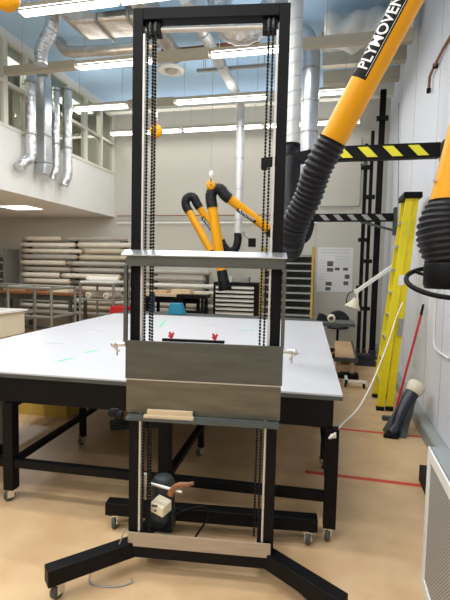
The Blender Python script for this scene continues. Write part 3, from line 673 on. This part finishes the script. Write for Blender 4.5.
# low trolley on the floor
rt = thing('low_trolley', 'long low trolley with tan top on the floor behind the table corner', 'trolley', (.27, 8.15, 0))
MB().box(-.17, .13, -1.05, .6, .29, .32).build('top', 'tan', rt, .005)
MB().box(-.19, .17, -1.09, -1.05, .25, .32).box(.13, .16, -1.05, .6, .24, .34).build('edge_strip', 'dgrey', rt, .008)
MB().box(-.14, .14, -1.0, .55, .17, .20).build('lower_shelf', 'tan', rt)
for y in (-.98, .52):
    MB().box(.06, .12, y-.03, y+.03, .06, .29).build('leg', 'wood', rt); MB().box(-.15, -.09, y-.03, y+.03, .06, .29).build('leg', 'wood', rt)
for y0 in (-1.12, .4): MB().box(-.20, .19, y0, y0+.2, .0, .07).build('foot', 'black', rt, .015)
rt = thing('rolling_base', 'low white rolling base with black caster between trolley and ladder', 'rolling base', (.38, 6.55, 0))
MB().box(-.16, .16, -.03, .03, .07, .10).box(-.14, -.10, -.03, .3, .07, .1).build('bar', 'white', rt)
for x in (-.13, .12): MB().cyl((x-.015, 0, .035), (x+.015, 0, .035), .035).box(x-.01, x+.01, -.012, .012, .035, .075).build('caster', 'black', rt)
MB().cyl((-.115, .27, .035), (-.085, .27, .035), .035).box(-.11, -.09, .26, .28, .035, .075).build('caster', 'black', rt)

# ================================================================ LADDER
rt = thing('step_ladder', 'tall folded yellow stepladder leaning toward the right wall', 'ladder', (0, 0, 0))
def lad(s, y): return V((.66+s*.195, y-.0, .015+s*2.48))
for y, nm in ((5.56, 'near'), (6.12, 'far')):
    sh = .0
    for off, mt_n in ((0, 'front_rail'), (.105, 'rear_rail')):
        o_ = MB().beam(lad(0, y)+V((off-.04, off*.3, 0)), lad(1, y+(-.0 if nm == 'near' else -.22))+V((off*.55-.02, off*.1, 0)), .035, .085, up=(1, 0, 0)).build(mt_n, 'yel2', rt, .004)
for i in range(8):
    s = (i+1)/9; a_ = lad(s, 5.56); b_ = lad(s, 6.12-.22*s)
    MB().box(a_.x-.07, a_.x+.01, a_.y, b_.y, a_.z-.01, a_.z+.015).build('step', 'bright', rt)
t_ = lad(1, 5.56)
MB().box(t_.x-.09, t_.x+.11, 5.50, 5.95, t_.z-.01, t_.z+.06).build('top_cap', 'black', rt, .012)
for y in (5.56, 6.12):
    for off in (-.04, .065): MB().box(.66+off-.045, .66+off+.045, y+.3*max(off, 0)-.03, y+.3*max(off, 0)+.03, 0, .05).build('foot', 'black_m', rt, .006)
MB().box(.0, .001, 0, 0.001, 0, .001) if False else None
q = lad(.62, 5.56); MB().beam(q+V((0, -.0195, -.06)), q+V((.01, -.0195, .06)), .003, .06, up=(1, 0, 0)).build('label', 'paper', rt)
q = lad(.86, 5.56); MB().beam(q+V((0, -.0195, -.09)), q+V((.01, -.0195, .09)), .003, .055, up=(1, 0, 0)).build('label', 'haz', rt)
q = lad(.40, 5.56); MB().beam(q+V((.06, -.0, -.10)), q+V((.07, -.0, .10)), .05, .05, up=(1, 0, 0)).build('label', 'hazg', rt)

# lamp arm on the right wall
rt = thing('task_lamp', 'white jointed work lamp reaching from the right wall toward the black columns', 'lamp', (XR, 6.95, 1.86))
J0 = V((-.02, 0, 0)); J1 = V((-.70, -.35, -.50)); 
MB().box(-.05, 0, -.06, .06, -.08, .08).build('wall_plate', 'white', rt, .01)
MB().beam(J0, J1, .025, .05).cyl(J1-V((0, .03, 0)), J1+V((0, .03, 0)), .035).beam(J1, J1+V((.02, 0, -.12)), .02, .03).build('arm', 'white', rt)
MB().lathe(J1+V((.0, 0, -.10)), (-.35, -.1, -1), [(0, 0), (.04, 0), (.06, .06), (.11, .13), (.115, .15), (.1, .15)], 20).build('lamp_shade', 'cream', rt)
MB().tube(smooth_path([J1, J1+V((-.09, 0, -.02)), J1+V((-.13, 0, -.12)), J1+V((-.11, 0, -.22))], 6), .008, 6).build('cord', 'black', rt)
# wiring on the right wall
tag(MB().tube(smooth_path([(XR-.012, 8.6, 4.6), (XR-.012, 8.0, 2.4), (XR-.012, 8.1, 1.7), (XR-.012, 7.5, 1.2), (XR-.012, 7.6, .7)], 8), .007, 6).build('hanging_wire', 'grey'), 'thin grey wire hanging down the right wall behind the ladder', 'wire')
tag(MB().tube(smooth_path([(XR-.012, 4.935, 1.50), (XR-.012, 4.935, 1.1), (XR-.012, 4.9, .93), (XR-.012, 4.75, .885), (XR-.012, 4.31, .89)], 6), .009, 8).build('wall_cable', 'white'), 'white cable bent along the right wall below the hood', 'cable')
rt = thing('wall_hook', 'rusty brown bent pipe bracket high on the right wall', 'bracket', (XR, 5.4, 3.9))
MB().tube(smooth_path([(0, -.55, .05), (-.03, -.2, .02), (-.035, .28, .0), (-.035, .34, -.03), (-.035, .36, -.12)], 8), .016, 10).build('pipe', 'wood_o', rt)
MB().cyl((0, .1, .01), (-.05, .1, .01), .028).cyl((-.035, .36, -.13), (-.035, .36, -.18), .024).build('fitting', 'black', rt)

# boot, wedge and red pole
tag(MB().prism([(.575, 4.86, 0), (.60, 4.70, 0), (.775, 4.66, 0), (.93, 5.04, .36), (.84, 5.14, .36)], (0.01, .02, .012)).build('grey_wedge_sheet', 'dgrey'), 'dark grey sheet propped under the black boot by the wall', 'sheet')
rt = thing('rubber_boot', 'black rubber boot with cream cuff leaning in front of the right wall', 'boot', (.655, 4.73, 0))
P = smooth_path([(-.03, -.06, .045), (.0, -.05, .055), (.03, .0, .09), (.07, .06, .18), (.14, .14, .30), (.22, .21, .42)], 6)
MB().tube(P, [.040+.004*min(1, i/8) + .026*max(0, (i-12)/18) for i in range(len(P))], 20).build('leg_shaft', 'navy', rt)
MB().prism([(-.10, -.10, .0), (.04, -.12, .0), (.10, .04, .02), (-.02, .08, .02)], (0, 0, .035)).build('sole', 'black', rt, .012)
e = P[-1]; dd_ = (P[-1]-P[-4]).normalized()
MB().lathe(e-dd_*.03, dd_, [(.068, 0), (.084, .02), (.09, .10), (.082, .12), (.05, .12), (.045, .05)], 24).build('cuff', 'cream', rt)
rt = thing('red_pole', 'red handle pole with black tip leaning on the right wall', 'pole', (.725, 5.20, .0))
MB().tube([(0, 0, .02), (.275, .22, 1.19)], .013, 10).build('shaft', 'red', rt); MB().tube([(.27, .215, 1.17), (.292, .235, 1.29)], [.016, .013], 10).build('tip', 'black', rt)
MB().box(-.12, .12, -.03, .03, 0, .05).build('head', 'dgrey', rt, .01)

# perforated cabinet bottom right
rt = thing('perforated_cabinet', 'pale metal cabinet with perforated side at the bottom right', 'cabinet', (.79, 1.85, 0))
MB().box(-.255, .245, -.70, .61, 0.0, .72).build('body', 'grey', rt)
MB().box(-.262, -.255, -.66, .57, .06, .68).build('perforated_panel', 'perf', rt)
f = MB(); f.box(-.27, -.255, .57, .62, 0, .75).box(-.27, -.255, -.70, -.66, 0, .75).box(-.27, -.255, -.66, .57, .69, .75).box(-.27, -.255, -.66, .57, 0, .06)
f.build('edge_frame', 'white', rt, .003)
MB().box(-.265, .25, -.70, .62, .72, .75).build('top', 'trough', rt, .003)
tag(MB().box(.735, .925, 3.40, 3.75, 0, .125).build('floor_block', 'black_m'), 'black block on the floor behind the perforated cabinet', 'block')

# ================================================================ WHITE TABLE
TA = math.radians(2.95)
table = thing('work_table', 'huge white topped work table with black frame on casters', 'table', (.092, 2.718, 0), TA)
W, D = 3.15, 3.85
tp = MB().box(-W, 0, 0, D, .902, .915).build('tabletop', 'white_top', table, .002)
MB().box(-W, 0, -.003, D, .878, .902).build('edge_band', 'dgrey', table)
ap = MB().box(-W+.04, -.05, .01, .05, .705, .878).box(-W+.04, -.05, D-.07, D-.03, .72, .878).box(-.09, -.05, .07, D-.07, .72, .878).box(-W+.04, -W+.08, .07, D-.07, .72, .878)
ap.build('apron', 'black', table, .004)
def caster(parent, x, y, r=.039, h=.085, rz=0, name='caster'):
    c = MB()
    c.box(-.03, .03, -.03, .03, h-.012, h).box(-.022, -.016, -.03, .015, r*.7, h-.012).box(.016, .022, -.03, .015, r*.7, h-.012).cyl((-.024, -.014, r), (.024, -.014, r), .007, n=8)
    o = c.build(name, 'chrome', parent); o.location = (x, y, 0); o.rotation_euler = (0, 0, rz)
    wv = MB().lathe((-.013, -.014, r), (1, 0, 0), [(0, 0), (r*.9, 0), (r, .005), (r, .021), (r*.9, .026), (0, .026)], 20).build('wheel', 'dgrey', o)
    return o
lx = [-.050, -1.10, -2.215, -W+.12]; ly = [.03, 1.05, D-.07]
for i, x in enumerate(lx):
    for j, y in enumerate(ly):
        wdt = .075 if j == 0 else .05
        MB().box(x-wdt/2, x+wdt/2, y-wdt/2, y+wdt/2, .085, .70 if j == 0 else .88).build('leg', 'black', table, .004)
        caster(table, x, y, rz=random.uniform(-.8, .8))
for i in range(3):
    MB().box(lx[i+1]+.0375, lx[i]-.0375, .005, .055, .245, .30).build('stretcher', 'black', table, .003)
for i in (0, 1, 2, 3):
    MB().box(lx[i]-.025, lx[i]+.025, .1, D-.1, .25, .29).build('stretcher', 'black', table, .003)
# marks and tape on the top
for (x, y, rz, lx_, wd_, mt, lb) in ((-1.985, 3.09, 1.35, .16, .035, 'greentape', 'green tape dab on the white table, nearest the front edge left of the frame'),
        (-1.98, 3.45, 1.3, .15, .035, 'greentape', 'second green tape dab on the white table, just behind the nearest one'),
        (-2.12, 5.5, 1.85, .75, .03, 'greentape', 'long green tape streak on the white table seen through the left of the frame'),
        (-.96, 5.25, .9, .22, .03, 'greentape', 'small green tape mark on the white table near the right chains'),
        (-2.5, 3.70, .02, .20, .016, 'pencil', 'short grey line on the white table toward its left edge'),
        (-2.56, 4.60, -.3, .26, .016, 'pencil', 'grey line on the white table, farther left'),
        (-1.5, 5.6, .1, .22, .014, 'pencil', 'grey dash on the white table between the chains')):
    o = tag(MB().box(-lx_/2, lx_/2, -wd_/2, wd_/2, 0, .001).build('tape_mark', mt), lb, 'tape', 'tape and line marks on the white table'); o.location = (x, y, .9152); o.rotation_euler = (0, 0, rz)
# pale pedestal under the table's left end
rt = thing('drawer_pedestal', 'pale grey cabinet at the left edge beside the table leg', 'cabinet', (-2.86, 3.04, 0), TA)
MB().box(-.25, .16, -.22, .3, .10, .64).build('body', 'grey', rt, .004); MB().box(-.24, .15, -.235, -.22, .12, .36).build('door', 'grey', rt, .004); MB().box(-.24, .15, -.235, -.22, .38, .62).build('door', 'grey', rt, .004); MB().box(-.25, .16, -.2, .3, 0, .10).build('plinth', 'black_m', rt)
# pale yellow beam on the floor beneath
rt = tag(MB().box(-3.7, -2.72, 4.24, 4.50, 0, .15).box(-3.65, -2.74, 4.26, 4.48, .15, .19, 1).build('timber_box', ['yel3', 'wood']), 'long pale yellow timber on the floor under the white table', 'timber')
# bundle of clamps below the table left of the frame
rt = thing('clamp_bundle', 'dim bundle of metal clamps lying on the floor beneath the table', 'clamps', (-1.9, 4.3, 0), .5)
for i in range(4): MB().box(-.3, .3, -.12+i*.07, -.09+i*.07, .0, .03).build('bar', 'dgrey', rt)

# ================================================================ THE BLACK CHAIN FRAME
fr = thing('chain_lift_frame', 'tall black steel frame with chains and grey sheet carriage in front of table', 'lift frame', (-.63, 2.206, 0), math.radians(7.2))
fr.rotation_euler.y = math.radians(.18)
B = 'black'
for s in (-1, 1):
    po = MB().box(s*.362-.026, s*.362+.026, -.0, .07, .17, 2.925).build('post', B, fr, .003)
    MB().beam((s*.36, .03, .13), (s*.71, -.27, .13), .075, .085).build('leg', B, fr, .004)
    MB().box(s*.33-.03, s*.33+.03, .07, .36, .09, .17).build('side_bar', B, fr, .003)
    caster(fr, s*.665, -.225, rz=.4*s); caster(fr, s*.61, .40, rz=-.3*s)
    MB().box(s*.329-.005, s*.329+.005, -.002, .03, .23, 2.80).build('guide_channel', 'alu', fr)
MB().box(-.336, .336, 0, .07, 2.868, 2.925).build('top_beam', B, fr, .003)
MB().box(-.37, .37, -.01, .065, .09, .17).build('base_beam', B, fr, .004)
MB().box(-.655, .655, .36, .44, .09, .17).build('rear_beam', B, fr, .004)
MB().box(-.385, .375, -.016, -.010, .155, .232).build('front_plate', 'board', fr, .001)
# shaft and sprockets
MB().cyl((-.33, .035, 2.832), (.33, .035, 2.832), .013).build('drive_shaft', 'alu', fr)
for s in (-1, 1):
    for u in ((.286, .308) if s > 0 else (.302, .275)):
        g = MB().lathe((s*u-.008, .035, 2.832), (1, 0, 0), [(0, 0), (.028, 0), (.032, .004), (.032, .010), (.028, .014), (0, .014)], 20)
        for k in range(14):
            a_ = k/14*2*PI; g.box(s*u-.003, s*u+.003, .035+.032*math.cos(a_)-.005, .035+.032*math.cos(a_)+.005, 2.832+.032*math.sin(a_)-.005, 2.832+.032*math.sin(a_)+.005)
        g.build('sprocket', 'dgrey', fr)
    MB().box(s*.29-.035, s*.29+.04, .02, .06, 2.80, 2.868).build('bearing_block', 'black', fr, .004)
def chain(u, v, z0, z1):
    g = MB(); z = z0; p_ = .0165
    while z < z1:
        g.box(u-.0055, u+.0055, v-.004, v+.004, z, z+p_*.62); g.box(u-.0018, u+.0018, v-.0025, v+.0025, z+p_*.62, z+p_)
        z += p_
    g.build('drive_chain', 'black_m', fr)
for u, v in ((-.311, .0), (-.291, .03), (-.270, .0)): chain(u, v, .24, 2.80)
for u, v in ((.308, .0), (.286, .03)): chain(u, v, .24, 2.80)
# carriage : upper tilted plate, side rods, front sheets and ledge
MB().hexa([(-.42, -.06, 1.702), (.41, -.06, 1.702), (.405, -.01, 1.728), (-.415, -.01, 1.728)], [(-.42, -.06, 1.707), (.41, -.06, 1.707), (.405, -.01, 1.733), (-.415, -.01, 1.733)]).build('shelf_plate', 'bright', fr)
MB().box(-.395, .40, -.045, -.035, 1.655, 1.706).box(-.395, .40, -.045, -.005, 1.650, 1.657).build('shelf_apron', 'steel', fr, .001)
for s in (-1, 1): MB().box(s*.400-.009, s*.400+.009, -.045, -.025, 1.26, 1.655).box(s*.392-.015, s*.392+.015, -.03, .0, 1.66, 1.69).build('side_strut', 'steel', fr)
MB().box(-.395, .405, -.05, -.035, 1.074, 1.27).build('upper_sheet', 'steel', fr, .001)
MB().box(-.39, .40, -.045, -.033, .895, 1.070).box(-.39, .40, -.052, -.045, 1.068, 1.073, 1).build('lower_sheet', ['steel2', 'bright'], fr)
MB().box(-.375, .395, -.105, -.033, .882, .888).box(-.375, .395, -.108, -.105, .874, .888).build('ledge', 'dgrey', fr)
MB().box(-.21, .11, -.03, -.008, 1.27, 1.283).build('clamp_bar', 'black', fr)
for u in (-.165, .06):
    k_ = MB().cyl((u, -.02, 1.283), (u, -.02, 1.298), .006)
    for a_ in (0.6, 2.2, 3.8, 5.4): k_.cyl((u, -.02, 1.300), (u+.017*math.cos(a_), -.02, 1.305+.015*math.sin(a_)), .006, n=8)
    k_.build('clamp_knob', 'red', fr)
for s in (-1, 1):
    x = s*.43
    k_ = MB().cyl((s*.405, -.02, 1.245), (s*.455, -.02, 1.245), .012).cyl((s*.45, -.02, 1.255), (s*.45, -.02, 1.185), .005, n=8).cyl((s*.435, -.02, 1.205), (s*.485, -.02, 1.24), .0045, n=8)
    k_.lathe((s*.462, -.045, 1.245), (0, 1, 0), [(0, 0), (.012, .0), (.014, .02), (.010, .04), (0, .042)], 12)
    k_.build('side_clamp', 'bright', fr)
k_ = MB().cyl((-.42, -.02, .87), (-.455, -.02, .875), .02).cyl((-.45, -.02, .90), (-.45, -.02, .84), .012).lathe((-.47, -.04, .88), (0, 1, 0), [(0, 0), (.02, 0), (.022, .03), (0, .035)], 12)
k_.build('lower_clamp', 'black_m', fr)
# motor at lower left, with control box
mo = MB().lathe((-.235, .15, .27), (0, 0, 1), [(0, 0), (.062, 0), (.066, .02), (.066, .17), (.05, .20), (0, .205)], 20).box(-.30, -.17, .10, .2, .17, .28).lathe((-.24, .10, .27), (0, -1, 0), [(0, 0), (.055, 0), (.05, .05), (0, .06)], 20).build('drive_motor', 'motor', fr, .004)
for k in range(6): pass
cb = MB().hexa([(-.275, .02, .335), (-.20, .0, .315), (-.165, .06, .33), (-.24, .08, .35)], [(-.275, .02, .385), (-.20, .0, .365), (-.165, .06, .385), (-.24, .08, .405)]).build('control_box', 'beige', fr, .004)
MB().box(-.262, -.232, .008, .011, .368, .378).box(-.25, -.235, .005, .009, .345, .352).build('label_mark', 'ink', cb)
MB().cyl((-.315, .06, .475), (-.10, .02, .455), .008).cyl((-.315, .06, .475), (-.315, .06, .40), .006).box(-.33, -.30, .05, .08, .46, .52).build('crank_bar', 'bright', fr)
MB().tube(smooth_path([(-.165, .02, .425), (-.155, .02, .465), (-.125, .02, .492), (-.07, .02, .500), (-.045, .02, .508)], 6), [.017]*8+[.015]*9+[.013]*8, 12).build('crank_handle', 'wood_o', fr) if False else None
_p = smooth_path([(-.165, .02, .435), (-.150, .02, .470), (-.118, .02, .494), (-.07, .02, .500), (-.040, .02, .510)], 6)
MB().tube(_p, [.018-.008*i/(len(_p)-1) for i in range(len(_p))], 12).build('crank_handle', 'wood_o', fr)
# two wood strips on the ledge
ca, sa = math.cos(math.radians(7.2)), math.sin(math.radians(7.2))
def Fw(u, v, z): return (-.63+u*ca-v*sa, 2.206+u*sa+v*ca, z)
for (u0_, u1_, v, z, lb) in ((-.28, -.025, -.088, .888, 'pale wood strip lying lower in front on the steel ledge'), (-.27, -.035, -.0605, .888, 'pale wood strip just behind the front strip on the steel ledge')):
    hh = .015 if v < -.08 else .034
    o = tag(MB().box(u0_, u1_, -.0125, .0125, 0, hh).build('wood_strip', 'wood', bevel=.002), lb, 'wood strip', 'wood strips on the ledge'); o.location = Fw(0, v, z); o.rotation_euler = (0, 0, math.radians(7.2))

# ================================================================ CORDS
def cord(P, r, mt, label, name='power_cord'):
    return tag(MB().tube(smooth_path(P, 8), r, 8).build(name, mt), label, 'cord')
def Fg(u, v, z): return V(Fw(u, v, z))
cord([Fg(.30, .18, .008), Fg(.42, .16, .008), Fg(.55, .12, .008), Fg(.66, .02, .008), Fg(.74, -.06, .008), Fg(.72, -.16, .008), Fg(.62, -.14, .008), Fg(.52, -.02, .008), Fg(.44, .10, .008), Fg(.36, .22, .008)], .006, 'black_m', 'black cord looping on the floor right of the frame base')
cord([Fg(-.22, .2, .18), Fg(-.15, .28, .20), Fg(-.02, .3, .23), Fg(.0, .3, .16), Fg(-.06, .26, .07), Fg(-.1, .22, .01)], .006, 'black_m', 'black cable arching out of the motor behind the base plate')
cord([Fg(-.05, .24, .008), Fg(.05, .30, .008), Fg(.12, .26, .010), Fg(.2, .31, .012), Fg(.3, .24, .008), Fg(.14, .20, .008), Fg(.02, .3, .012), Fg(-.1, .26, .008)], .007, 'black_m', 'tangle of black cord on the floor behind the base plate')
cord([Fg(-.40, -.02, .25), Fg(-.43, -.03, .16), Fg(-.50, .06, .03), Fg(-.58, .02, .006), Fg(-.55, -.12, .006), Fg(-.42, -.13, .006), Fg(-.34, -.09, .006), Fg(-.35, -.06, .006)], .004, 'grey', 'thin grey cord hanging at the frame\'s left foot and curling on the floor')
cord([(.02, 2.655, .67), (.05, 2.68, .685), (.10, 2.95, .66), (.25, 3.6, .60), (.42, 4.3, .68), (.60, 4.9, .93), (.72, 5.3, 1.15), (.80, 5.46, 1.30)], .0065, 'rope', 'white rope curving from the table leg up to the yellow ladder', 'white_rope')
cord([(.02, 2.655, .665), (.035, 2.66, .69), (.055, 2.66, .69), (.055, 2.66, .675), (.035, 2.655, .675), (.03, 2.66, .665)], .0045, 'rope', 'knot of white rope round the table\'s front right leg', 'rope_knot')
rope = MB().cyl((-.9, 2.9, 3.0), (-.9, 2.9, ZC), .003, n=6)
# thin lines hanging from the ceiling
for x, y, z, lb in ((-1.95, 6.6, 4.4, 'thin wire hanging from the ceiling in the middle of the frame, left one'), (-1.5, 6.9, 4.0, 'thin wire hanging from the ceiling in the middle of the frame, right one'), (.1, 7.2, 3.6, 'thin wire hanging from the ceiling right of the foil duct')):
    tag(MB().cyl((x, y, z), (x, y, ZC), .004, n=6).build('hanging_wire', 'grey'), lb, 'wire')
# red crates far behind the left post
rt = thing('red_crate', 'red crate at the far left corner behind the table', 'crate', (-4.0, 8.15, 0))
MB().box(-.17, .17, -.15, .15, .70, .86).build('box', 'red', rt, .01); MB().box(-.19, .19, -.17, .17, .66, .70).build('stand_top', 'dgrey', rt)
for sx in (-.15, .15): MB().box(sx-.02, sx+.02, -.15, .15, 0, .66).build('stand_leg', 'dgrey', rt)
